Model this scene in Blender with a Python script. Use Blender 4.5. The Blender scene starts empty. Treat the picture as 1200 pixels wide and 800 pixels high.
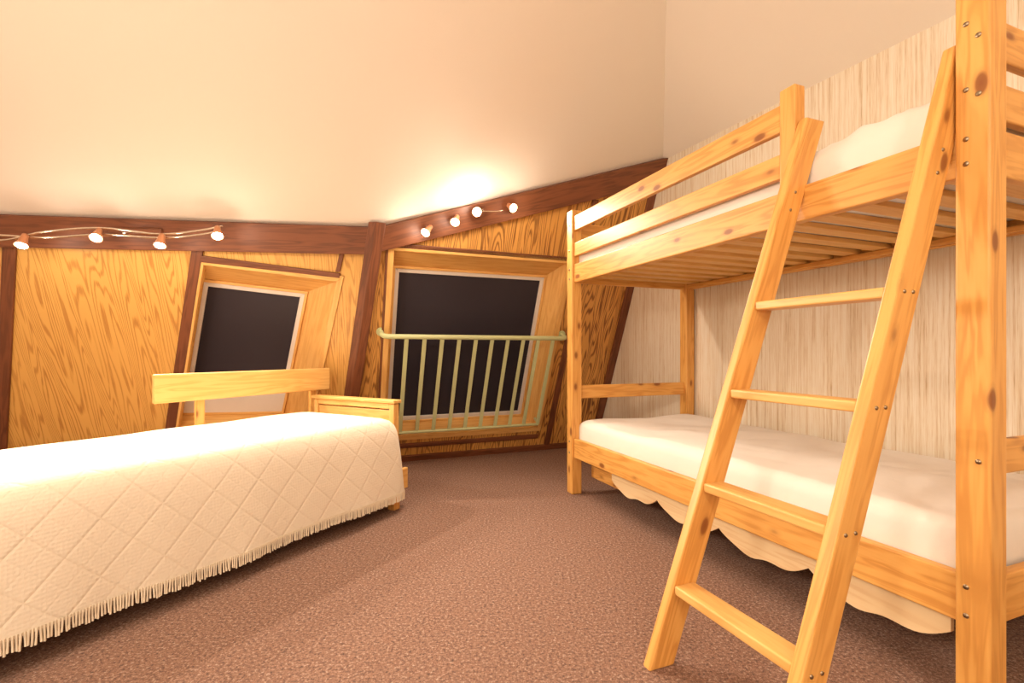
import bpy, bmesh, math, random
from mathutils import Vector, Matrix, noise
random.seed(4)
V=Vector
sc=bpy.context.scene
sc.view_settings.view_transform='Standard'
sc.view_settings.look='None'
sc.view_settings.exposure=0.46

# ------------------------------------------------------------------ materials
def newmat(name):
    m=bpy.data.materials.new(name); m.use_nodes=True
    nt=m.node_tree; b=nt.nodes['Principled BSDF']
    return m,nt,b
def N(nt,typ,**kw):
    n=nt.nodes.new(typ)
    for k,v in kw.items(): setattr(n,k,v)
    return n
def ramp(nt,src,stops):
    r=nt.nodes.new('ShaderNodeValToRGB'); nt.links.new(src,r.inputs[0])
    e=r.color_ramp.elements
    while len(e)<len(stops): e.new(0.5)
    for i,(p,c) in enumerate(stops):
        e[i].position=p; e[i].color=(*c,1) if len(c)==3 else c
    return r.outputs[0]
def mth(nt,op,a,b=None,c=None):
    n=nt.nodes.new('ShaderNodeMath'); n.operation=op
    for i,x in enumerate((a,b,c)):
        if x is None: continue
        if isinstance(x,(int,float)): n.inputs[i].default_value=x
        else: nt.links.new(x,n.inputs[i])
    return n.outputs[0]
def mix(nt,f,a,b,mode='MIX'):
    n=nt.nodes.new('ShaderNodeMix'); n.data_type='RGBA'; n.blend_type=mode
    for s,x in ((0,f),(6,a),(7,b)):
        if isinstance(x,(int,float)): n.inputs[s].default_value=x
        elif isinstance(x,tuple): n.inputs[s].default_value=(*x,1)
        else: nt.links.new(x,n.inputs[s])
    return n.outputs[2]
def coords(nt,scale,rnd=True,src='Object'):
    tc=N(nt,'ShaderNodeTexCoord'); mp=N(nt,'ShaderNodeMapping')
    mp.inputs['Scale'].default_value=scale
    nt.links.new(tc.outputs[src],mp.inputs[0])
    if rnd:
        oi=N(nt,'ShaderNodeObjectInfo'); c=N(nt,'ShaderNodeCombineXYZ')
        r=mth(nt,'MULTIPLY',oi.outputs['Random'],37.0)
        for i in range(3): nt.links.new(r,c.inputs[i])
        nt.links.new(c.outputs[0],mp.inputs['Location'])
    return mp.outputs[0]
def noisetex(nt,vec,scale,detail=3,rough=.55,dist=0):
    n=N(nt,'ShaderNodeTexNoise'); nt.links.new(vec,n.inputs['Vector'])
    n.inputs['Scale'].default_value=scale; n.inputs['Detail'].default_value=detail
    n.inputs['Roughness'].default_value=rough; n.inputs['Distortion'].default_value=dist
    return n.outputs[0]
def bump(nt,b,h,strength,dist=.01):
    n=N(nt,'ShaderNodeBump'); n.inputs['Strength'].default_value=strength
    n.inputs['Distance'].default_value=dist
    nt.links.new(h,n.inputs['Height']); nt.links.new(n.outputs[0],b.inputs['Normal'])

def pine(name,light,mid,dark,rough=.42,knots=True):
    m,nt,b=newmat(name)
    v=coords(nt,(1.1,13,13))
    n1=noisetex(nt,v,1.6,3,.5,.4)
    s=mth(nt,'SINE',mth(nt,'MULTIPLY',n1,34))
    s=mth(nt,'MULTIPLY_ADD',s,.5,.5)
    c=ramp(nt,s,[(0,light),(.6,mid),(1,dark)])
    v2=coords(nt,(2,1,1))
    big=noisetex(nt,v2,2.0,2)
    c=mix(nt,mth(nt,'MULTIPLY',big,.8),c,light)
    if knots:
        v3=coords(nt,(5.2,11,11))
        vo=N(nt,'ShaderNodeTexVoronoi'); nt.links.new(v3,vo.inputs['Vector']); vo.inputs['Scale'].default_value=1.0
        vo.inputs['Randomness'].default_value=1
        k=ramp(nt,vo.outputs['Distance'],[(0,(1,1,1)),(.11,(.9,.9,.9)),(.165,(.2,.2,.2)),(.24,(0,0,0))])
        c=mix(nt,k,c,(.25,.075,.016))
    nt.links.new(c,b.inputs['Base Color']); b.inputs['Roughness'].default_value=rough
    return m
M_pine=pine('pine_wood',(.78,.41,.11),(.71,.33,.073),(.57,.23,.04))
M_pine2=pine('pine_light',(.80,.47,.155),(.75,.41,.115),(.66,.32,.08),knots=False)
M_pale=pine('pale_board',(.80,.60,.35),(.77,.55,.30),(.70,.46,.24),knots=False)
M_brown=pine('dark_stained_wood',(.20,.064,.024),(.155,.047,.017),(.09,.027,.010),.5,False)

def plywood(name,light,mid,dark,k,sx,sz,amt):
    m,nt,b=newmat(name)
    v=coords(nt,(sx,sx,sz),rnd=False)
    n1=noisetex(nt,v,1.25,2.0,.45,.2)
    f=mth(nt,'SINE',mth(nt,'MULTIPLY',n1,k))
    f=mth(nt,'MULTIPLY_ADD',f,.5,.5)
    vf=coords(nt,(150,150,6),rnd=False)
    fine=noisetex(nt,vf,1.0,4,.75)
    f=mth(nt,'ADD',f,mth(nt,'MULTIPLY_ADD',fine,1.5,-.75))
    c=ramp(nt,f,[(0,light),(.50,light),(.80,mid),(1,dark)])
    vb=coords(nt,(1,1,.5),rnd=False)
    big=ramp(nt,noisetex(nt,vb,2.6,2),[(.35,(0,0,0)),(.65,(1,1,1))])
    c=mix(nt,mth(nt,'MULTIPLY_ADD',big,.35,amt),c,light)
    nt.links.new(c,b.inputs['Base Color']); b.inputs['Roughness'].default_value=.38
    return m
# object frame of the walls: X along the wall, Y along the normal, Z up the slope
M_plyL=plywood('plywood_panel',(.76,.43,.115),(.63,.31,.068),(.46,.19,.04),165,5.4,.36,.12)
M_plyM=plywood('plywood_panel_bold',(.68,.345,.085),(.40,.16,.035),(.15,.05,.014),140,5.8,.55,.0)

def simple(name,col,rough=.5,metal=0,emit=None,es=0):
    m,nt,b=newmat(name)
    v=coords(nt,(1,1,1)); n=noisetex(nt,v,25,2)
    c=mix(nt,mth(nt,'MULTIPLY',n,.25),col,tuple(x*.8 for x in col))
    nt.links.new(c,b.inputs['Base Color'])
    b.inputs['Roughness'].default_value=rough; b.inputs['Metallic'].default_value=metal
    if emit:
        b.inputs['Emission Color'].default_value=(*emit,1); b.inputs['Emission Strength'].default_value=es
    return m
M_white=simple('white_sash_paint',(.74,.68,.62),.4)
M_green=simple('pale_green_paint',(.58,.62,.33),.4)
M_metal=simple('brushed_metal',(.75,.66,.55),.25,1)
M_bolt=simple('bolt_metal',(.35,.27,.18),.35,1)
M_terra=simple('lamp_copper',(.62,.27,.13),.35,.3)
M_bulb=simple('lamp_bulb',(1,1,1),.3,0,(1,.9,.75),60)
M_fill_globe=simple('fill_lamp_glass',(1,1,1),.3,0,(1,.88,.74),4)  # glowing shell of the added, unseen fill lamps
# dark night glass
M_glass,nt,b=newmat('night_window_glass')
v=coords(nt,(1,1,1)); c=ramp(nt,noisetex(nt,v,1.2,1),[(.3,(.026,.021,.029)),(.7,(.040,.033,.042))])
nt.links.new(c,b.inputs['Base Color']); b.inputs['Roughness'].default_value=.45; b.inputs['Specular IOR Level'].default_value=.22
# plaster
def plaster(name,col):
    m,nt,b=newmat(name); v=coords(nt,(1,1,1),False)
    n=noisetex(nt,v,140,3); c=mix(nt,mth(nt,'MULTIPLY',n,.12),col,tuple(x*.85 for x in col))
    nt.links.new(c,b.inputs['Base Color']); b.inputs['Roughness'].default_value=.75
    bump(nt,b,n,.12,.003); return m
M_ceil=plaster('ceiling_plaster',(.87,.785,.685))
# carpet
M_carpet,nt,b=newmat('carpet')
v=coords(nt,(1,1,1),False)
n=noisetex(nt,v,100,4,.9)
c=ramp(nt,n,[(.34,(.045,.034,.033)),(.43,(.165,.095,.072)),(.50,(.30,.155,.105)),(.56,(.355,.20,.14)),(.64,(.58,.48,.40))])
n2=noisetex(nt,v,34,2); c=mix(nt,mth(nt,'MULTIPLY',n2,.3),c,(.20,.155,.135))
nt.links.new(c,b.inputs['Base Color']); b.inputs['Roughness'].default_value=.95; b.inputs['Specular IOR Level'].default_value=.1
bump(nt,b,n,.6,.006)
# wallpaper (vertical thread stripes, local x along wall)
M_paper,nt,b=newmat('thread_wallpaper')
v=coords(nt,(85,85,1.7),False); n=noisetex(nt,v,1,3,.75)
v2=coords(nt,(280,280,9),False); n2=noisetex(nt,v2,1,2,.8)
f=mth(nt,'ADD',mth(nt,'MULTIPLY',n,.62),mth(nt,'MULTIPLY',n2,.38))
c=ramp(nt,f,[(.34,(.50,.34,.19)),(.42,(.70,.55,.38)),(.50,(.78,.67,.52)),(.62,(.84,.76,.64))])
nt.links.new(c,b.inputs['Base Color']); b.inputs['Roughness'].default_value=.85
bump(nt,b,f,.2,.003)
# fabrics
def cloth(name,col,bs=.25):
    m,nt,b=newmat(name); v=coords(nt,(1,1,1),False)
    n=noisetex(nt,v,260,2); w=noisetex(nt,v,7,3)
    c=mix(nt,mth(nt,'MULTIPLY',n,.2),col,tuple(x*.85 for x in col))
    nt.links.new(c,b.inputs['Base Color']); b.inputs['Roughness'].default_value=.9
    bump(nt,b,w,bs,.02); return m
M_sheet=cloth('white_bed_sheet',(.84,.78,.72))
M_coverlet,nt,b=newmat('quilted_coverlet')
tc=N(nt,'ShaderNodeTexCoord'); sp=N(nt,'ShaderNodeSeparateXYZ'); nt.links.new(tc.outputs['UV'],sp.inputs[0])
a=mth(nt,'ADD',sp.outputs[0],sp.outputs[1]); d=mth(nt,'SUBTRACT',sp.outputs[0],sp.outputs[1])
def tri(x,p): return mth(nt,'PINGPONG',x,p)
la=mth(nt,'MINIMUM',tri(a,.09),.012); ld=mth(nt,'MINIMUM',tri(d,.09),.012)
big=mth(nt,'MINIMUM',la,ld)
la2=mth(nt,'MINIMUM',tri(a,.045),.008); ld2=mth(nt,'MINIMUM',tri(d,.045),.008)
big=mth(nt,'ADD',mth(nt,'MULTIPLY',big,.7),mth(nt,'MULTIPLY',mth(nt,'MINIMUM',la2,ld2),.5))
sm=mth(nt,'MULTIPLY',mth(nt,'ADD',tri(sp.outputs[0],.006),tri(sp.outputs[1],.006)),.5)
h=mth(nt,'ADD',big,sm)
bump(nt,b,h,.5,.25)
cc=ramp(nt,mth(nt,'MULTIPLY',h,55),[(0,(.78,.68,.54)),(.6,(.82,.73,.60))])
nt.links.new(cc,b.inputs['Base Color']); b.inputs['Roughness'].default_value=.9
M_fringe=simple('coverlet_fringe',(.82,.71,.55),.9)

# ------------------------------------------------------------------ mesh helpers
def empty(name,loc):
    e=bpy.data.objects.new(name,None); e.empty_display_size=.2
    sc.collection.objects.link(e); e.location=V(loc); return e
def frame(o,x,yh):
    x=V(x).normalized(); y=V(yh)-x*V(yh).dot(x); y.normalize(); z=x.cross(y)
    m=Matrix((x,y,z)).transposed().to_4x4(); m.translation=V(o); return m
def obj(name,verts,faces,mat,parent=None,mtx=None,bevel=0,smooth=False,recalc=True,seg=2):
    me=bpy.data.meshes.new(name)
    mtx=mtx or Matrix.Identity(4); inv=mtx.inverted()
    me.from_pydata([inv@V(v) for v in verts],[],faces)
    if recalc:
        bm=bmesh.new(); bm.from_mesh(me); bmesh.ops.recalc_face_normals(bm,faces=bm.faces); bm.to_mesh(me); bm.free()
    me.materials.append(mat)
    if smooth:
        for p in me.polygons: p.use_smooth=True
    o=bpy.data.objects.new(name,me); sc.collection.objects.link(o)
    if parent:
        o.parent=parent; o.matrix_parent_inverse=Matrix.Translation(-parent.location)
    o.matrix_basis=mtx
    if bevel:
        bv=o.modifiers.new('bevel','BEVEL'); bv.width=bevel; bv.segments=seg; bv.limit_method='ANGLE'
    return o
BF=[(0,1,2,3),(4,7,6,5),(0,4,5,1),(1,5,6,2),(2,6,7,3),(3,7,4,0)]
def prism(name,pts,ext,mat,parent=None,x=None,yh=None,bevel=0):
    """polygon pts extruded by ext"""
    n=len(pts); vs=[V(p) for p in pts]+[V(p)+V(ext) for p in pts]
    fs=[tuple(range(n)),tuple(range(2*n-1,n-1,-1))]+[(i,(i+1)%n,(i+1)%n+n,i+n) for i in range(n)]
    cen=sum((v for v in vs),V((0,0,0)))/(2*n)
    mt=frame(cen,x if x is not None else V(pts[1])-V(pts[0]),yh if yh is not None else ext)
    return obj(name,vs,fs,mat,parent,mt,bevel)
def beam(name,p0,p1,yh,w,t,mat,parent=None,bevel=.004):
    """box from p0 to p1, width w along yh, thickness t along third axis"""
    p0=V(p0);p1=V(p1); mt=frame((p0+p1)/2,p1-p0,yh)
    y=mt.to_3x3()@V((0,1,0)); z=mt.to_3x3()@V((0,0,1))
    vs=[]
    for p in (p0,p1):
        vs+=[p-y*w/2-z*t/2,p+y*w/2-z*t/2,p+y*w/2+z*t/2,p-y*w/2+z*t/2]
    return obj(name,vs,BF,mat,parent,mt,bevel)
def tube(name,pts,r,mat,parent=None,cyc=False,res=6):
    cu=bpy.data.curves.new(name,'CURVE'); cu.dimensions='3D'; cu.bevel_depth=r; cu.bevel_resolution=res; cu.use_fill_caps=True
    s=cu.splines.new('POLY'); s.points.add(len(pts)-1)
    for i,p in enumerate(pts): s.points[i].co=(*p,1)
    s.use_cyclic_u=cyc
    tmp=bpy.data.objects.new(name+'_c',cu); sc.collection.objects.link(tmp)
    dg=bpy.context.evaluated_depsgraph_get(); me=bpy.data.meshes.new_from_object(tmp.evaluated_get(dg))
    bpy.data.objects.remove(tmp)
    me.materials.clear(); me.materials.append(mat)
    for p in me.polygons: p.use_smooth=True
    o=bpy.data.objects.new(name,me); sc.collection.objects.link(o)
    if parent:
        o.parent=parent; o.matrix_parent_inverse=Matrix.Translation(-parent.location)
    return o
def cr(pts,n=10):
    out=[]; P=[V(p) for p in pts]; P=[2*P[0]-P[1]]+P+[2*P[-1]-P[-2]]
    for i in range(1,len(P)-2):
        for j in range(n):
            t=j/n; a,b_,c_,d_=P[i-1],P[i],P[i+1],P[i+2]
            out.append(.5*((2*b_)+(c_-a)*t+(2*a-5*b_+4*c_-d_)*t*t+(3*b_-a-3*c_+d_)*t**3))
    out.append(P[-2]); return out

# ------------------------------------------------------------------ room geometry
K0=V((-1.34,3.79,0)); m3=V((.927,.375,0)).normalized(); l3=V((.991,.135,0)).normalized()
leanM=V((.1575,-.389,0)); leanL=V((.0514,-.3776,0)); leanK=V((.259,-.349,0))
Z=V((0,0,1))
nM=m3.cross((leanM+Z)).normalized()
nL=l3.cross((leanL+Z)).normalized()          # both point into the room
if nM.y>0: nM=-nM
if nL.y>0: nL=-nL
def PM(t,z,n=0): return K0+m3*t+(leanM+Z)*z+nM*n
def PL(u,z,n=0): return K0+l3*u+(leanL+Z)*z+nL*n
bk=V((.3633,-.9317,0)).normalized(); be=V((.9317,.3633,0)).normalized()   # bunk long axis (towards room front) / across
A0=V((.398,3.09,0))
def PB(k,w,z): return A0+bk*k+be*w+Z*z
F2=V((.802,4.654,0)); ZT=2.37; ZK=1.705
T2=F2+bk*(.42*ZT)+Z*ZT
KT=K0+(leanK+Z)*ZK
FY=-1.8; SX=-4.4

# floor
o=obj('floor',[(SX-.2,FY-.2,-.1),(3.6,FY-.2,-.1),(3.6,5.2,-.1),(SX-.2,5.2,-.1),(SX-.2,FY-.2,0),(3.6,FY-.2,0),(3.6,5.2,0),(SX-.2,5.2,0)],BF,M_carpet)

def wallpieces(name,P,quads,n0,n1,mat,x):
    vs=[];fs=[]
    for q in quads:
        b0=len(vs); vs+=[P(u,z,n0) for u,z in q]+[P(u,z,n1) for u,z in q]
        k=len(q)
        fs+=[tuple(b0+i for i in range(k)),tuple(b0+k+i for i in reversed(range(k)))]+[(b0+i,b0+(i+1)%k,b0+(i+1)%k+k,b0+i+k) for i in range(k)]
    return obj(name,vs,fs,mat,None,frame(P(0,0),x,-nM if P is PM else -nL),0)
# back wall (with big window): hole t .30-1.65, z .225-1.60
a0,a1,z0,z1=.30,1.65,.225,1.60
tR=2.36
def topM(t):   # z of ceiling line on wall M
    tk=.1095*ZK; tt=2.29
    return ZK+(ZT-ZK)*(t-tk)/(tt-tk)
ex=.14
wallpieces('wall_back',PM,[
 [(0-.02,-.05),(a0,-.05),(a0,topM(a0)+ex),(.1095*1.80-.02,1.80+.06)],
 [(a0,-.05),(a1,-.05),(a1,z0),(a0,z0)],
 [(a0,z1),(a1,z1),(a1,topM(a1)+ex),(a0,topM(a0)+ex)],
 [(a1,-.05),(tR,-.05),(tR,topM(tR)+ex),(a1,topM(a1)+ex)]],0,-.06,M_plyM,m3)
# left wall with slanted window
def wl(z): return -.743+.33*(z-1.474)
def wr(z): return .095+.30*(z-1.386)
zb=.33; ztl=1.474; ztr=1.386
wallpieces('wall_left',PL,[
 [(-3.7,-.05),(wl(-.05),-.05),(wl(zb),zb),(wl(ztl),ztl),(wl(1.84),1.84),(-3.7,1.84)],
 [(wl(-.05),-.05),(wr(-.05),-.05),(wr(zb),zb),(wl(zb),zb)],
 [(wl(ztl),ztl),(wr(ztr),ztr),(wr(1.84),1.84),(wl(1.84),1.84)],
 [(wr(-.05),-.05),(.02,-.05),(.2095*1.84+.02,1.84),(wr(1.84),1.84),(wr(ztr),ztr),(wr(zb),zb)]],0,-.06,M_plyL,l3)
# right wall
def wallR(s,z): return F2+bk*s+Z*z
sEnd=7.2
sT=.42*ZT; drop=.040
ztopR=lambda s: ZT-drop*(s-sT)
pts=[wallR(-.1,-.05),wallR(sEnd,-.05),wallR(sEnd,ztopR(sEnd)+.08),wallR(sT,ZT+.08),wallR(-.1,ZT+.08)]
prism('wall_right',pts,be*.1,M_paper,None,bk,be)
# unseen room closure
prism('wall_front',[(SX-.1,FY,-.05),(3.5,FY,-.05),(3.5,FY,3.6),(SX-.1,FY,3.6)],(0,-.1,0),M_ceil)
prism('wall_side',[(SX,FY-.1,-.05),(SX,4.2,-.05),(SX,4.2,3.6),(SX,FY-.1,3.6)],(-.1,0,0),M_ceil)

# ceiling
def plane(p,a,b_):
    n=V(a).cross(V(b_)); 
    return lambda x,y: p.z-(n.x*(x-p.x)+n.y*(y-p.y))/n.z
cdir=V((-.285,-.958,.35))
fA=plane(KT,l3,V((0,-1,.5))); fB=plane(KT,T2-KT,cdir); fC=plane(T2,bk-Z*drop,cdir)
def cz(x,y):
    a=fA(x,y);b_=fB(x,y);k=.015+.16*max(0,3.12-y)
    mm=max(a,b_); s=mm+k*math.log(math.exp((a-mm)/k)+math.exp((b_-mm)/k))
    return min(s,fC(x,y),3.35)
bm=bmesh.new(); nx,ny=150,120; x0,x1,y0,y1=SX-.05,3.4,FY-.05,4.1
g=[[bm.verts.new((x0+(x1-x0)*i/nx,y0+(y1-y0)*j/ny,0)) for i in range(nx+1)] for j in range(ny+1)]
for j in range(ny):
    for i in range(nx): bm.faces.new((g[j][i],g[j][i+1],g[j+1][i+1],g[j+1][i]))
# split along the fold so the crease stays crisp
nrm=V((cdir.y,-cdir.x,0)).normalized()
def cut(co,no,clear):
    geom=bm.verts[:]+bm.edges[:]+bm.faces[:]
    bmesh.ops.bisect_plane(bm,geom=geom,plane_co=co,plane_no=no,clear_outer=clear)
cut(T2,nrm,False)
mh=V((T2-KT).xy.to_3d()).normalized(); pm=V((-mh.y,mh.x,0)); 
cut(KT+pm*.05,pm,False)
pl=V((-l3.y,l3.x,0)); 
cut(KT+pl*.05,pl,False); cut(F2+be*.05,be,True)
dele=[f for f in bm.faces if ((f.calc_center_median()-KT).dot(pm)>.05 and f.calc_center_median().x>KT.x) or ((f.calc_center_median()-KT).dot(pl)>.05 and f.calc_center_median().x<=KT.x)]
bmesh.ops.delete(bm,geom=dele,context='FACES')
for v_ in bm.verts: v_.co.z=cz(v_.co.x,v_.co.y)
bmesh.ops.recalc_face_normals(bm,faces=bm.faces)
me=bpy.data.meshes.new('ceiling'); bm.to_mesh(me); bm.free(); me.materials.append(M_ceil)
for p in me.polygons: p.use_smooth = True
try: me.set_sharp_from_angle(angle=math.radians(12))
except Exception: pass
o=bpy.data.objects.new('ceiling',me); sc.collection.objects.link(o)
so=o.modifiers.new('s','SOLIDIFY'); so.thickness=.05; so.offset=1
if me.polygons[0].normal.z<0: so.offset=-1

# trims: beams on top of walls and boards
tn=[0]
def trimq(P,q,n0,n1,x=None,mat=M_brown,bevel=.004):
    tn[0]+=1
    a=[P(u,z,n0) for u,z in q]; e=P(0,0,n1)-P(0,0,n0)
    return prism('trim_%d'%tn[0],a,e,mat,None,x if x is not None else a[1]-a[0],e,bevel)
trimq(PL,[(-3.6,1.535),(.2095*1.56,1.56),(.2095*1.72,1.725),(-3.6,1.725)],0,.06)
trimq(PM,[(.1095*1.57,1.57),(tR-.05,topM(tR-.05)-.15),(tR-.05,topM(tR-.05)+.02),(.1095*1.72,1.725)],0,.06)
# leaning corner column
q=[K0-l3*.042+nL*.072, K0+(nL+nM).normalized()*.085, K0+m3*.052+nM*.072, K0+m3*.052-nM*.02, K0-l3*.042-nL*.02]
q=[V((p.x,p.y,0)) for p in q]
tn[0]+=1
prism('trim_%d'%tn[0],q,(leanK+Z)*1.735,M_brown,None,(leanK+Z),m3,.004)
# left wall battens (slanted)
def bat(P,ub,zb_,ut,zt_,w,n=.018): trimq(P,[(ub,zb_),(ub+w,zb_),(ut+w,zt_),(ut,zt_)],0,n,P(ut,zt_)-P(ub,zb_))
bat(PL,-2.39,0,-1.84,1.6,.075)
bat(PL,wl(0)-.075,0,wl(1.6)-.075,1.6,.07)
trimq(PL,[(wl(1.50)-.06,1.485),(wr(1.42)+.0,1.40),(wr(1.44),1.43),(wl(1.54)-.06,1.525)],0,.018)
bat(PL,wr(1.44)-.03,1.44,wr(1.6)-.03,1.6,.03)
trimq(PL,[(-3.6,0),(.0,0),(.02,.07),(-3.6,.07)],0,.015)
# back wall battens
trimq(PM,[(a0-.045,z0-.05),(a0-.005,z0-.05),(a0-.005,z1+.03),(a0-.045,z1+.03)],0,.015,leanM+Z)
trimq(PM,[(a0-.045,z1+.005),(a1+.05,z1+.005),(a1+.05,z1+.035),(a0-.045,z1+.035)],0,.016)
bat(PM,a1+.10,0,a1+.10,topM(1.75)-.15,.05)
bat(PM,tR-.125,0,tR-.125,topM(2.24)-.15,.07,.022)
trimq(PM,[(.02,0),(tR-.06,0),(tR-.06,.055),(.02,.055)],0,.02)
trimq(PM,[(a0-.02,.125),(a1+.02,.125),(a1+.02,.16),(a0-.02,.16)],0,.018)
prism('baseboard_right',[wallR(.1,0),wallR(7,0),wallR(7,.07),wallR(.1,.07)],-be*.012,M_brown,None,bk,be,.002)

# windows -----------------------------------------------------------------
def window(name,P,q,depth,back,sash):
    """q: corners BL,BR,TR,TL. Splayed reveal boards run from the opening back to the sash.
       back: insets of the sash opening for sides (sill,right,head,left)."""
    e=empty(name,P(*q[0]))
    def ins(d):
        if isinstance(d,(int,float)): d=[d]*4
        lines=[]
        cx=sum(p[0] for p in q)/4; cy=sum(p[1] for p in q)/4
        for i in range(4):
            p=V(q[i]); r=V(q[(i+1)%4]); t=(r-p).normalized(); n_=V((-t.y,t.x))
            if n_.dot(V((cx,cy))-p)<0: n_=-n_
            lines.append((p+n_*d[i],t))
        out=[]
        for i in range(4):
            (p,t),(r,s)=lines[i-1],lines[i]
            den=t.x*s.y-t.y*s.x; w_=r-p; k=(w_.x*s.y-w_.y*s.x)/den
            pt=p+t*k; out.append((pt.x,pt.y))
        return out
    nm=['sill','jamb_right','head','jamb_left']
    def ringf(nm_,d0,d1,n0,n1,mat,bev):
        o_=ins(d0); i_=ins(d1)
        for i in range(4):
            j=(i+1)%4
            pts=[P(*o_[i],n0),P(*o_[j],n0),P(*i_[j],n0),P(*i_[i],n0)]
            prism(nm_+nm[i],pts,P(0,0,n1)-P(0,0,n0),mat,e,pts[1]-pts[0],P(0,0,n1)-P(0,0,n0),bev)
    ringf('casing_',-.03,.010,.016,-.012,M_pine2,.003)
    f_=ins(.010); o_=ins(-.025); b_=ins([x for x in back]); ob_=ins([min(-.025,x-.03) for x in back])
    for i in range(4):
        j=(i+1)%4
        fr=[P(*o_[i],-.012),P(*o_[j],-.012),P(*f_[j],-.012),P(*f_[i],-.012)]
        bb_=[P(*ob_[i],-depth),P(*ob_[j],-depth),P(*b_[j],-depth),P(*b_[i],-depth)]
        vs=fr+bb_
        cen=sum(vs,V((0,0,0)))/8
        obj('reveal_'+nm[i],vs,BF,M_pine2,e,frame(cen,fr[1]-fr[0],P(0,0,1)-P(0,0,0)))
    ringf('stop_',[x-.004 for x in back],[x+.014 for x in back],-depth+.018,-depth,M_pine2,.003)
    ringf('sash_',[x+.008 for x in back],[x+.008+sash for x in back],-depth+.006,-depth-.03,M_white,.004)
    g_=ins([x+sash for x in back])
    prism('glass',[P(*p,-depth-.008) for p in g_],P(0,0,-.012)-P(0,0,0),M_glass,e)
    bq=ins(-.09)
    prism('outer_backing',[P(*p,-depth-.03) for p in bq],P(0,0,-.02)-P(0,0,0),M_brown,e)
    return e,ins
w2,ins2=window('window_2',PM,[(a0,z0),(a1,z0),(a1,z1),(a0,z1)],.15,(.04,.10,.14,.035),.035)
w1,ins1=window('window_1',PL,[(wl(zb),zb),(wr(zb),zb),(wr(ztr),ztr),(wl(ztl),ztl)],.15,(.05,.205,.140,-.05),.036)
# window 1 lower pale panel + handle
def lerp(a,b_,t): return tuple(a[i]+(b_[i]-a[i])*t for i in range(2))
i1=ins1((.06,.215,.145,-.04))
f=.22
prism('vent_panel',[PL(*i1[0],-.135),PL(*i1[1],-.135),PL(*lerp(i1[1],i1[2],f),-.135),PL(*lerp(i1[0],i1[3],f),-.135)],nL*-.025,M_white,w1,None,None,.004)
hp=lerp(lerp(i1[0],i1[3],.20),lerp(i1[1],i1[2],.20),.42)
beam('handle',PL(hp[0]-.06,hp[1],-.10),PL(hp[0]+.06,hp[1],-.10),nL,.02,.02,M_metal,w1,.006)
beam('handle_stem',PL(hp[0],hp[1],-.10),PL(hp[0],hp[1],-.14),l3,.016,.016,M_metal,w1,.003)

# window guard railing ------------------------------------------------------
gr=empty('window_guard_railing',PM(1,.3,.1))
zr,zl=1.045,.31; off=.10
tl,tr_=a0-.05,a1+.06
path=[PM(tl,zr,.0),PM(tl,zr,off*.6),PM(tl+.012,zr,off*.88),PM(tl+.04,zr,off),PM(tr_-.04,zr,off),PM(tr_-.012,zr,off*.88),PM(tr_,zr,off*.6),PM(tr_,zr,.0)]
tube('top_rail',path,.018,M_green,gr)
path=[PM(a0+.10,zl,0.0),PM(a0+.10,zl,off-.03),PM(a0+.12,zl,off),PM(a1-.06,zl,off),PM(a1-.04,zl,off-.03),PM(a1-.04,zl,0)]
tube('bottom_rail',path,.012,M_green,gr)
nb=10
for i in range(nb):
    t=a0+.12+(a1-.06-a0-.12)*i/(nb-1)
    beam('baluster_%d'%(i+1),PM(t,zl,off),PM(t,zr,off),m3,.030,.012,M_green,gr,.003)
for i,t in enumerate((tl,tr_)):
    tube('bracket_%d'%i,[PM(t,zr,.002),PM(t,zr,.012)],.032,M_green,gr)

# ------------------------------------------------------------------ bunk bed
bb=empty('bunk_bed',PB(1.02,.45,0))
def bbox(name,k0,k1,w0,w1_,z0_,z1_,mat=M_pine,ax='k',bevel=.005):
    vs=[PB(k0,w0,z0_),PB(k1,w0,z0_),PB(k1,w1_,z0_),PB(k0,w1_,z0_),PB(k0,w0,z1_),PB(k1,w0,z1_),PB(k1,w1_,z1_),PB(k0,w1_,z1_)]
    cen=PB((k0+k1)/2,(w0+w1_)/2,(z0_+z1_)/2)
    if ax=='k': mt=frame(cen,bk,be)
    elif ax=='w': mt=frame(cen,be,bk)
    else: mt=frame(cen,Z,be)
    return obj(name,vs,BF,mat,bb,mt,bevel,seg=3)
L=2.05;W=.90;pw=.035;HT=1.795
for i,(k,w) in enumerate(((0,0),(0,W),(L,0),(L,W))):
    bbox('post_%d'%(i+1),k-pw,k+pw,w-pw,w+pw,0,HT,ax='z',bevel=.006)
r0,r1=pw,L-pw
for nm,zz0,zz1 in (('lower_side_rail',.232,.352),('upper_side_rail',1.335,1.45)):
    bbox(nm,r0,r1,-.022,.008,zz0,zz1); bbox(nm+'_wall',r0,r1,W-.008,W+.022,zz0,zz1)
    bbox(nm+'_head',-.012,.015,pw,W-pw,zz0,zz1,ax='w'); bbox(nm+'_foot',L-.015,L+.012,pw,W-pw,zz0,zz1,ax='w')
bbox('slat_ledge_front',r0,r1,.008,.035,1.34,1.365); bbox('slat_ledge_wall',r0,r1,W-.035,W-.008,1.34,1.365)
bbox('guard_post',1.512,1.572,-.026,.022,1.44,1.80,ax='z')
bbox('guard_board_top',r0,1.513,-.022,.004,1.660,1.755)
bbox('guard_board_mid',r0,1.513,-.022,.004,1.500,1.585)
bbox('guard_wall_top',r0,r1,W-.004,W+.022,1.66,1.755)
for nm,kk in (('head',0),('foot',L)):
    bbox(nm+'_board_top',kk-.012,kk+.012,pw,W-pw,1.62,1.72,ax='w')
    bbox(nm+'_board_mid',kk-.012,kk+.012,pw,W-pw,1.475,1.565,ax='w')
    bbox(nm+'_board_low',kk-.012,kk+.012,pw,W-pw,.60,.685,ax='w')
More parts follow.
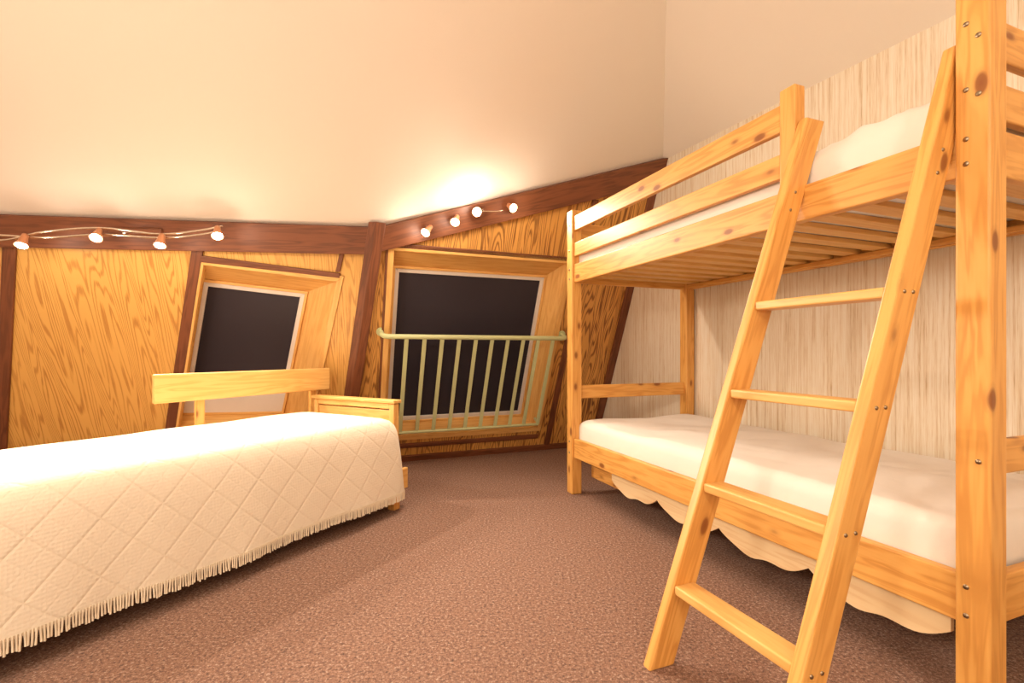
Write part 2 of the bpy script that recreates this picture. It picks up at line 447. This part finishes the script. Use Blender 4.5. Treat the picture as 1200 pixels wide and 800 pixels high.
ns=15
for i in range(ns):
    k=.09+(L-.18)*i/(ns-1)
    bbox('upper_slat_%d'%(i+1),k-.035,k+.035,.010,W-.010,1.366,1.386,M_pine2,'w',.003)
    bbox('lower_slat_%d'%(i+1),k-.035,k+.035,.010,W-.010,.262,.28,M_pine2,'w',.003)
def bolts(pts,nrm_,nm,r=.0075):
    vs=[];fs=[];n=10; a=V(nrm_).normalized(); x=a.orthogonal().normalized(); y=a.cross(x)
    for p in pts:
        b0=len(vs)
        for s in (0,1):
            for i in range(n):
                t=2*math.pi*i/n; vs.append(V(p)+a*(.0025*s)+(x*math.cos(t)+y*math.sin(t))*(r*(1-.2*s)))
        fs+=[tuple(b0+n+i for i in range(n))]+[(b0+i,b0+(i+1)%n,b0+n+(i+1)%n,b0+n+i) for i in range(n)]
    return obj(nm,vs,fs,M_bolt,bb,None,0,True)
bolts([PB(L-.012+.0,-pw,z) for z in (1.70,1.54,1.42,1.36,.33,.26)]+[PB(L+.012,-pw,z) for z in (1.66,1.52,.64)],-be,'post_bolts',.0065)
bolts([PB(0,-pw,z) for z in (1.70,1.54,1.42,1.36,.33,.26)],-be,'post_bolts_far')
# mattresses with soft, slightly rumpled sheet
def mattress(name,k0,k1,w0,w1_,z0_,z1_,amp,seed,fold=0):
    bm=bmesh.new(); nk,nw=150,70
    def top(k,w):
        h=noise.noise(V((k*2.2+seed,w*2.6,seed)))*amp+abs(noise.noise(V((k*6+seed,w*4-k*2,1.3))))*amp*.8
        if fold:
            m_=max(0,min(1,(k-1.35)/.35))
            rdg=1-abs(noise.noise(V((k*4+w*3,w*4-k*2,seed+3))))*2.2
            rd2=1-abs(noise.noise(V((k*11-w*5,w*9+k*6,seed+9))))*2.4
            h+=fold*m_*(.5+.35*rdg+.22*rd2)
        return h
    edge=.05
    def zf(a,b_):
        d=min(a-k0,k1-a,b_-w0,w1_-b_)
        r=max(0,min(1,d/edge)); return z1_-edge*.9*(1-math.sqrt(max(0,1-(1-r)**2)))+top(a,b_)*r
    V_=[[None]*(nw+1) for _ in range(nk+1)]
    for i in range(nk+1):
        for j in range(nw+1):
            a=.5-.5*math.cos(math.pi*i/nk); b_=.5-.5*math.cos(math.pi*j/nw)
            k=k0+(k1-k0)*(.6*i/nk+.4*a); w=w0+(w1_-w0)*(.5*j/nw+.5*b_)
            V_[i][j]=bm.verts.new(PB(k,w,zf(k,w)))
    for i in range(nk):
        for j in range(nw): bm.faces.new((V_[i][j],V_[i+1][j],V_[i+1][j+1],V_[i][j+1]))
    per=[V_[i][0] for i in range(nk)]+[V_[nk][j] for j in range(nw)]+[V_[i][nw] for i in range(nk,0,-1)]+[V_[0][j] for j in range(nw,0,-1)]
    prev=per
    for s in (.4,.8,1):
        cur=[bm.verts.new((v_.co.x,v_.co.y,v_.co.z*(1-s)+z0_*s)) for v_ in per]
        for i in range(len(per)):
            j=(i+1)%len(per); bm.faces.new((prev[i],prev[j],cur[j],cur[i]))
        prev=cur
    bm.faces.new(prev)
    bmesh.ops.recalc_face_normals(bm,faces=bm.faces)
    me=bpy.data.meshes.new(name); bm.to_mesh(me); bm.free(); me.materials.append(M_sheet)
    for p in me.polygons: p.use_smooth=True
    o=bpy.data.objects.new(name,me); sc.collection.objects.link(o); o.parent=bb; o.matrix_parent_inverse=Matrix.Translation(-bb.location)
    return o
mattress('upper_mattress',.03,L-.03,.015,W-.015,1.388,1.550,.014,3.1,.05)
mattress('lower_mattress',.03,L-.03,.015,W-.015,.282,.465,.018,7.7,0)
# scalloped apron board under the lower rail (one flat board with an arched lower edge)
k0,k1=.40,1.98; n=96; pts=[]
for i in range(n+1):
    k=k0+(k1-k0)*i/n; ph=((k-k0)/.395)%1.0
    x=abs(2*ph-1)
    zz=.128+.050*(x**3)+(.010*math.sin(ph*math.pi*4)*(1-x))
    pts.append((k,zz))
vs=[];fs=[]
for (k,zz) in pts:
    for w in (.020,.034):
        vs+=[PB(k,w,zz),PB(k,w,.250)]
for i in range(n):
    a=i*4; b_=a+4
    fs+=[(a,b_,b_+1,a+1),(a+2,a+3,b_+3,b_+2),(a,a+2,b_+2,b_),(a+1,b_+1,b_+3,a+3)]
fs+=[(0,1,3,2),(n*4,n*4+2,n*4+3,n*4+1)]
obj('scalloped_apron',vs,fs,M_pale,bb,frame(PB((k0+k1)/2,.027,.19),bk,be))
bbox('drawer_board',.04,.40,.10,.12,.10,.232)

# ladder
def lw(z): return .030+.373*(z-1.675)
hw=.043; ztop=1.675
for nm,k0,k1 in (('ladder_stile_far',1.573,1.605),('ladder_stile_near',1.978,2.010)):
    pts=[PB(k0,lw(0)-hw,0),PB(k0,lw(0)+hw,0),PB(k0,lw(ztop)+hw,ztop),PB(k0,lw(ztop)-hw,ztop)]
    prism(nm,pts,bk*(k1-k0),M_pine,bb,be*.373+Z,bk,.005)
rz=[.215,.50,.775,1.045]
for i,z in enumerate(rz):
    bbox('ladder_rung_%d'%(i+1),1.604,1.979,lw(z)-.036,lw(z)+.036,z-.013,z+.013,M_pine2,'k',.005)
bolts([PB(2.010,lw(z)+s,z) for z in rz for s in (-.016,.016)]+[PB(2.010,lw(z),z) for z in (1.40,1.34)],bk,'ladder_bolts',.005)
bolts([PB(1.605,lw(z),z) for z in (1.42,1.36)],bk,'ladder_bolts_far',.005)

# ------------------------------------------------------------------ single bed
sb_a=V((.482,.876,0)).normalized(); sb_c=V((-.876,.482,0)).normalized()
G=V((-.575,2.80,0))
def PS(a,c,z): return G+sb_a*a+sb_c*c+Z*z
sb=empty('single_bed',PS(-1,.45,0))
Lb,Wb=2.02,.90
def rr(off,r):
    a0_,a1_=-Lb+off,-off; c0_,c1_=off,Wb-off
    r=min(max(.02,r),(c1_-c0_)/2-.001)
    P=[]
    def arc(ca,cc,t0,t1,n):
        for i in range(n):
            t=math.radians(t0+(t1-t0)*i/n); P.append((ca+r*math.cos(t),cc+r*math.sin(t)))
    def lin(p,q_,n):
        for i in range(n): P.append((p[0]+(q_[0]-p[0])*i/n,p[1]+(q_[1]-p[1])*i/n))
    lin((a0_+r,c0_),(a1_-r,c0_),110); arc(a1_-r,c0_+r,-90,0,14)
    lin((a1_,c0_+r),(a1_,c1_-r),44); arc(a1_-r,c1_-r,0,90,14)
    lin((a1_-r,c1_),(a0_+r,c1_),110); arc(a0_+r,c1_-r,90,180,14)
    lin((a0_,c1_-r),(a0_,c0_+r),44); arc(a0_+r,c0_+r,180,270,14)
    return P
ZH=.105
prof=[(0,ZH),(.003,.14),(.007,.19),(.013,.26),(.020,.33),(.028,.40),(.036,.445),(.048,.480),(.068,.505),(.10,.518),(.15,.522),(.22,.524),(.30,.525),(.38,.525),(.43,.525)]
hem=rr(0,.10); nh=len(hem)
arc_=[0]
for i in range(nh): 
    p=hem[i];q_=hem[(i+1)%nh]; arc_.append(arc_[-1]+math.dist(p,q_))
bm=bmesh.new(); uvl=bm.loops.layers.uv.new('UVMap'); rings=[];vv=[0]
for i,(off,z) in enumerate(prof):
    if i: vv.append(vv[-1]+math.dist(prof[i],prof[i-1]))
    P=rr(off,.10-off*.3); row=[]
    for j,(a,c) in enumerate(P):
        h=max(0,1-(z-ZH)/.38)
        s=arc_[j]
        wv=(.007*math.sin(s*9)+.004*math.sin(s*21+1))*h
        ca,cc=a+Lb/2,c-Wb/2
        zz=z+ (.004*noise.noise(V((a*4,c*4,0))) if z>.5 else 0)+.005*math.sin(s*6)*(1 if i==0 else 0)
        row.append(bm.verts.new(PS(a+wv*(1 if ca>0 else -1)*(abs(ca)/Lb*2)**8,c+wv*(1 if cc>0 else -1)*(abs(cc)/Wb*2)**8,zz)))
    rings.append(row)
for i in range(len(prof)-1):
    for j in range(nh):
        k=(j+1)%nh
        f_=bm.faces.new((rings[i][j],rings[i][k],rings[i+1][k],rings[i+1][j])); f_.smooth=True
f_=bm.faces.new(rings[-1]); f_.smooth=True
bmesh.ops.recalc_face_normals(bm,faces=bm.faces)
# UVs in metres: top surface planar, side surfaces arc length / height, continuous across the front top edge
bm.faces.ensure_lookup_table(); bm.verts.index_update()
idx={}
for i,row in enumerate(rings):
    for j,v_ in enumerate(row): idx[v_]=(i,j)
for f_ in bm.faces:
    ijs=[idx[lp.vert] for lp in f_.loops]
    wrap=max(x[1] for x in ijs)==nh-1 and min(x[1] for x in ijs)==0
    top=min(x[0] for x in ijs)>=8
    for lp,(i,j) in zip(f_.loops,ijs):
        if top:
            d_=lp.vert.co-G; a=d_.dot(sb_a); c=d_.dot(sb_c)
            lp[uvl].uv=(a+Lb-.10,c+vv[8]-.068)
        else:
            s=arc_[nh] if (wrap and j==0) else arc_[j]
            lp[uvl].uv=(s,vv[i])
hemco=[v_.co.copy() for v_ in rings[0]]
me=bpy.data.meshes.new('coverlet'); bm.to_mesh(me); bm.free(); me.materials.append(M_coverlet)
o=bpy.data.objects.new('coverlet',me); sc.collection.objects.link(o); o.parent=sb; o.matrix_parent_inverse=Matrix.Translation(-sb.location)
# fringe tassels
vs=[];fs=[]
for j in range(nh):
    p=hemco[j];q_=hemco[(j+1)%nh]; n_=max(1,round((q_-p).length/.0085))
    d_=(q_-p).normalized(); outw=d_.cross(Z)
    for i in range(n_):
        b_=p+(q_-p)*(i/n_); ln=.036+random.uniform(-.004,.004); sw=random.uniform(-.003,.003)
        b0=len(vs)
        for (zz,w_,sft) in ((.010,.0040,0),(-ln*.5,.0030,sw*.5),(-ln,.0036,sw)):
            c_=b_+Z*zz+d_*sft+outw*random.uniform(-.001,.001)
            vs+=[c_-d_*w_,c_+outw*w_,c_+d_*w_,c_-outw*w_]
        for s in (0,1):
            for k in range(4): fs.append((b0+s*4+k,b0+s*4+(k+1)%4,b0+s*4+4+(k+1)%4,b0+s*4+4+k))
        fs.append((b0+8,b0+9,b0+10,b0+11))
obj('fringe',vs,fs,M_fringe,sb,None,0,False,False)
def sbox(name,a0_,a1_,c0_,c1_,z0_,z1_,mat=M_pine2,ax='a',bevel=.005,par=sb):
    vs=[PS(a0_,c0_,z0_),PS(a1_,c0_,z0_),PS(a1_,c1_,z0_),PS(a0_,c1_,z0_),PS(a0_,c0_,z1_),PS(a1_,c0_,z1_),PS(a1_,c1_,z1_),PS(a0_,c1_,z1_)]
    cen=PS((a0_+a1_)/2,(c0_+c1_)/2,(z0_+z1_)/2)
    mt=frame(cen,{'a':sb_a,'c':sb_c,'z':Z}[ax],{'a':sb_c,'c':sb_a,'z':sb_a}[ax])
    return obj(name,vs,BF,mat,par,mt,bevel)
sbox('mattress_core',-Lb+.06,-.06,.07,Wb-.07,.22,.47,M_sheet,bevel=.03)
sbox('frame_side_front',-Lb+.05,.03,.06,.085,.10,.22)
sbox('frame_side_back',-Lb+.05,.03,Wb-.085,Wb-.06,.10,.22)
for i,(a,c) in enumerate(((-.10,.05),(-Lb+.08,.05),(-.10,Wb-.10),(-Lb+.08,Wb-.10))):
    sbox('leg_%d'%(i+1),a,a+.05,c,c+.05,0,.215,M_pine,'z')
# headboard
hb0,hb1=.03,.075
c0_=.16
sbox('headboard_post_front',hb0,hb1,c0_+.010,c0_+.05,0,.585,ax='z'); sbox('headboard_post_back',hb0,hb1,.84,.88,0,.585,ax='z')
sbox('headboard_panel',hb0+.010,hb1-.012,c0_+.05,.84,.30,.545,ax='c')
sbox('headboard_upper_rail',hb0+.002,hb1-.002,c0_+.05,.84,.552,.587,ax='c')
sbox('headboard_cap',hb0-.010,hb1+.012,c0_,.895,.587,.608,ax='c')
# backrest board standing along the window side
def onl(k): return V((-1.39,3.2,0))+sb_a*k
e0=onl(-.86)+sb_c*.02; e1=onl(.235)+sb_c*.02
beam('backrest_board',e0+Z*.71,e1+Z*.71,Z,.15,.028,M_pine2,sb,.006)
for i,kk in enumerate((-.62,.12)):
    p=onl(kk)+sb_c*.047
    beam('backrest_post_%d'%i,p,p+Z*.76,sb_a,.045,.025,M_pine,sb,.003)

# ------------------------------------------------------------------ track lights
LC=(1,.865,.70)
def lamp_head(par,idx,pos,d,stem):
    pos=V(pos); d=V(d).normalized(); x=d.orthogonal().normalized(); y=d.cross(x); S=1.1
    prof_=[(-.075,.006),(-.072,.014),(-.05,.017),(-.025,.021),(-.004,.029),(0,.030),(0,.026),(-.012,.022)]
    n=20; vs=[];fs=[]
    for (a,r) in prof_:
        for i in range(n):
            t=2*math.pi*i/n; vs.append(pos+d*a*S+(x*math.cos(t)+y*math.sin(t))*r*S)
    for s in range(len(prof_)-1):
        for i in range(n): fs.append((s*n+i,s*n+(i+1)%n,(s+1)*n+(i+1)%n,(s+1)*n+i))
    fs.append(tuple(range(n)))
    obj('shade_%d'%idx,vs,fs,M_terra,par,None,0,True)
    vs=[];fs=[]
    for (a,r) in ((-.012,.0215),(-.004,.022),(.006,.019),(.014,.007)):
        for i in range(n):
            t=2*math.pi*i/n; vs.append(pos+d*a*S+(x*math.cos(t)+y*math.sin(t))*r*S)
    for s in range(3):
        for i in range(n): fs.append((s*n+i,s*n+(i+1)%n,(s+1)*n+(i+1)%n,(s+1)*n+i))
    fs.append(tuple(3*n+i for i in range(n)))
    obj('bulb_%d'%idx,vs,fs,M_bulb,par,None,0,True)
    tube('stem_%d'%idx,[pos-d*.05,V(stem)],.005,M_metal,par)
def light(name,pos,w,r=.025,par=None,col=LC):
    l=bpy.data.lights.new(name,'POINT'); l.energy=w; l.color=col; l.shadow_soft_size=r
    o=bpy.data.objects.new(name,l); sc.collection.objects.link(o); o.location=pos
    if par: o.parent=par; o.matrix_parent_inverse=Matrix.Translation(-par.location)
    return o
def spot(name,pos,d,w,par,ang=150,col=LC):
    l=bpy.data.lights.new(name,'SPOT'); l.energy=w; l.color=col; l.shadow_soft_size=.025
    l.spot_size=math.radians(ang); l.spot_blend=1
    o=bpy.data.objects.new(name,l); sc.collection.objects.link(o)
    o.location=pos; o.rotation_euler=V(d).to_track_quat('-Z','Y').to_euler()
    o.parent=par; o.matrix_parent_inverse=Matrix.Translation(-par.location)
tk1=empty('track_light',(-2.2,2.9,1.62))
pA=[(-3.35,2.78,1.60),(-2.98,2.80,1.545),(-2.72,2.82,1.60),(-2.42,2.85,1.628),(-2.10,2.88,1.60),(-1.88,2.90,1.625),(-1.74,2.91,1.655)]
pB=[(-3.35,2.78,1.575),(-2.98,2.80,1.575),(-2.72,2.82,1.565),(-2.42,2.85,1.590),(-2.10,2.88,1.578),(-1.88,2.90,1.60),(-1.74,2.91,1.63)]
tube('rail_upper',cr(pA),.006,M_metal,tk1); tube('rail_lower',cr(pB),.006,M_metal,tk1)
beam('ceiling_plate',(-2.45,2.955,1.635),(-2.15,2.99,1.635),Z,.04,.06,M_brown,tk1,.01)
tube('plate_stem',[(-2.3,2.95,1.635),(-2.3,2.87,1.60)],.006,M_metal,tk1)
heads=[((-2.80,2.76,1.505),(.15,-.45,-.88),(-2.83,2.81,1.58)),((-2.40,2.79,1.555),(.25,-.6,-.75),(-2.44,2.85,1.61)),
       ((-2.06,2.83,1.520),(.1,-.4,-.9),(-2.07,2.88,1.60)),((-1.735,2.85,1.580),(.3,-.5,-.8),(-1.77,2.905,1.64))]
for i,(p,d,s) in enumerate(heads):
    lamp_head(tk1,i+1,p,d,s); q_=V(p)+V(d).normalized()*.045
    light('bulb_glow_%d'%(i+1),q_,1.0,par=tk1); spot('bulb_beam_%d'%(i+1),q_,(d[0]+.25,d[1]-.3,d[2]),60,tk1)
tk2=empty('track_light',(-.3,3.3,1.8))
pA=[(-.62,3.23,1.74),(-.50,3.26,1.78),(-.36,3.30,1.825),(-.22,3.33,1.885),(-.08,3.38,1.91),(.03,3.42,1.945)]
pB=[(p[0],p[1],p[2]+.03*math.sin(i*1.3)) for i,p in enumerate(pA)]
tube('rail_upper',cr(pA),.005,M_metal,tk2); tube('rail_lower',cr(pB),.005,M_metal,tk2)
beam('ceiling_plate',(-.33,3.37,1.865),(-.17,3.42,1.90),Z,.035,.06,M_brown,tk2,.01)
heads=[((-.57,3.18,1.68),(-.3,-.55,-.6),(-.58,3.235,1.745)),((-.38,3.22,1.76),(-.1,-.6,-.6),(-.40,3.29,1.82)),
       ((-.235,3.24,1.835),(.0,-.95,-.1),(-.20,3.33,1.88)),((.01,3.34,1.89),(.5,-.7,-.5),(-.02,3.40,1.93))]
for i,(p,d,s) in enumerate(heads):
    lamp_head(tk2,i+1,p,d,s); q_=V(p)+V(d).normalized()*.045
    light('bulb_glow_%d'%(i+1),q_,(.8,.8,2.2,.7)[i],par=tk2); spot('bulb_beam_%d'%(i+1),q_,(d[0],d[1],min(d[2],-.45)),(16,22,26,24)[i],tk2)
# added fill lamps, unseen behind the viewer, to brighten bunk and bed side
def add_fill_lamp(x,y,z,w):
    cl=empty('added_fill_lamp',(x,y,z))
    bm=bmesh.new(); bmesh.ops.create_uvsphere(bm,u_segments=28,v_segments=16,radius=.16)
    me=bpy.data.meshes.new('fill_globe'); bm.to_mesh(me); bm.free(); me.materials.append(M_fill_globe)
    for p in me.polygons: p.use_smooth=True
    o=bpy.data.objects.new('fill_globe',me); sc.collection.objects.link(o); o.parent=cl
    tube('fill_lamp_cord',[(x,y,3.35),(x,y,z+.15)],.006,M_white,cl)
    light('fill_light',(x,y,z-.32),w,.14,cl,(1,.885,.735))
add_fill_lamp(-1.7,-.9,2.15,80)
add_fill_lamp(.6,-1.0,2.4,38)

# world + camera
w=bpy.data.worlds.new('night'); sc.world=w; w.use_nodes=True
w.node_tree.nodes['Background'].inputs[0].default_value=(.02,.02,.03,1)
w.node_tree.nodes['Background'].inputs[1].default_value=.3
cam=bpy.data.cameras.new('camera'); cam.lens=17.01; cam.sensor_width=36; cam.clip_start=.02
cam.shift_y=11/1200
co=bpy.data.objects.new('camera',cam); sc.collection.objects.link(co)
co.location=(0,0,.905); co.rotation_euler=(math.radians(90),0,0)
sc.camera=co
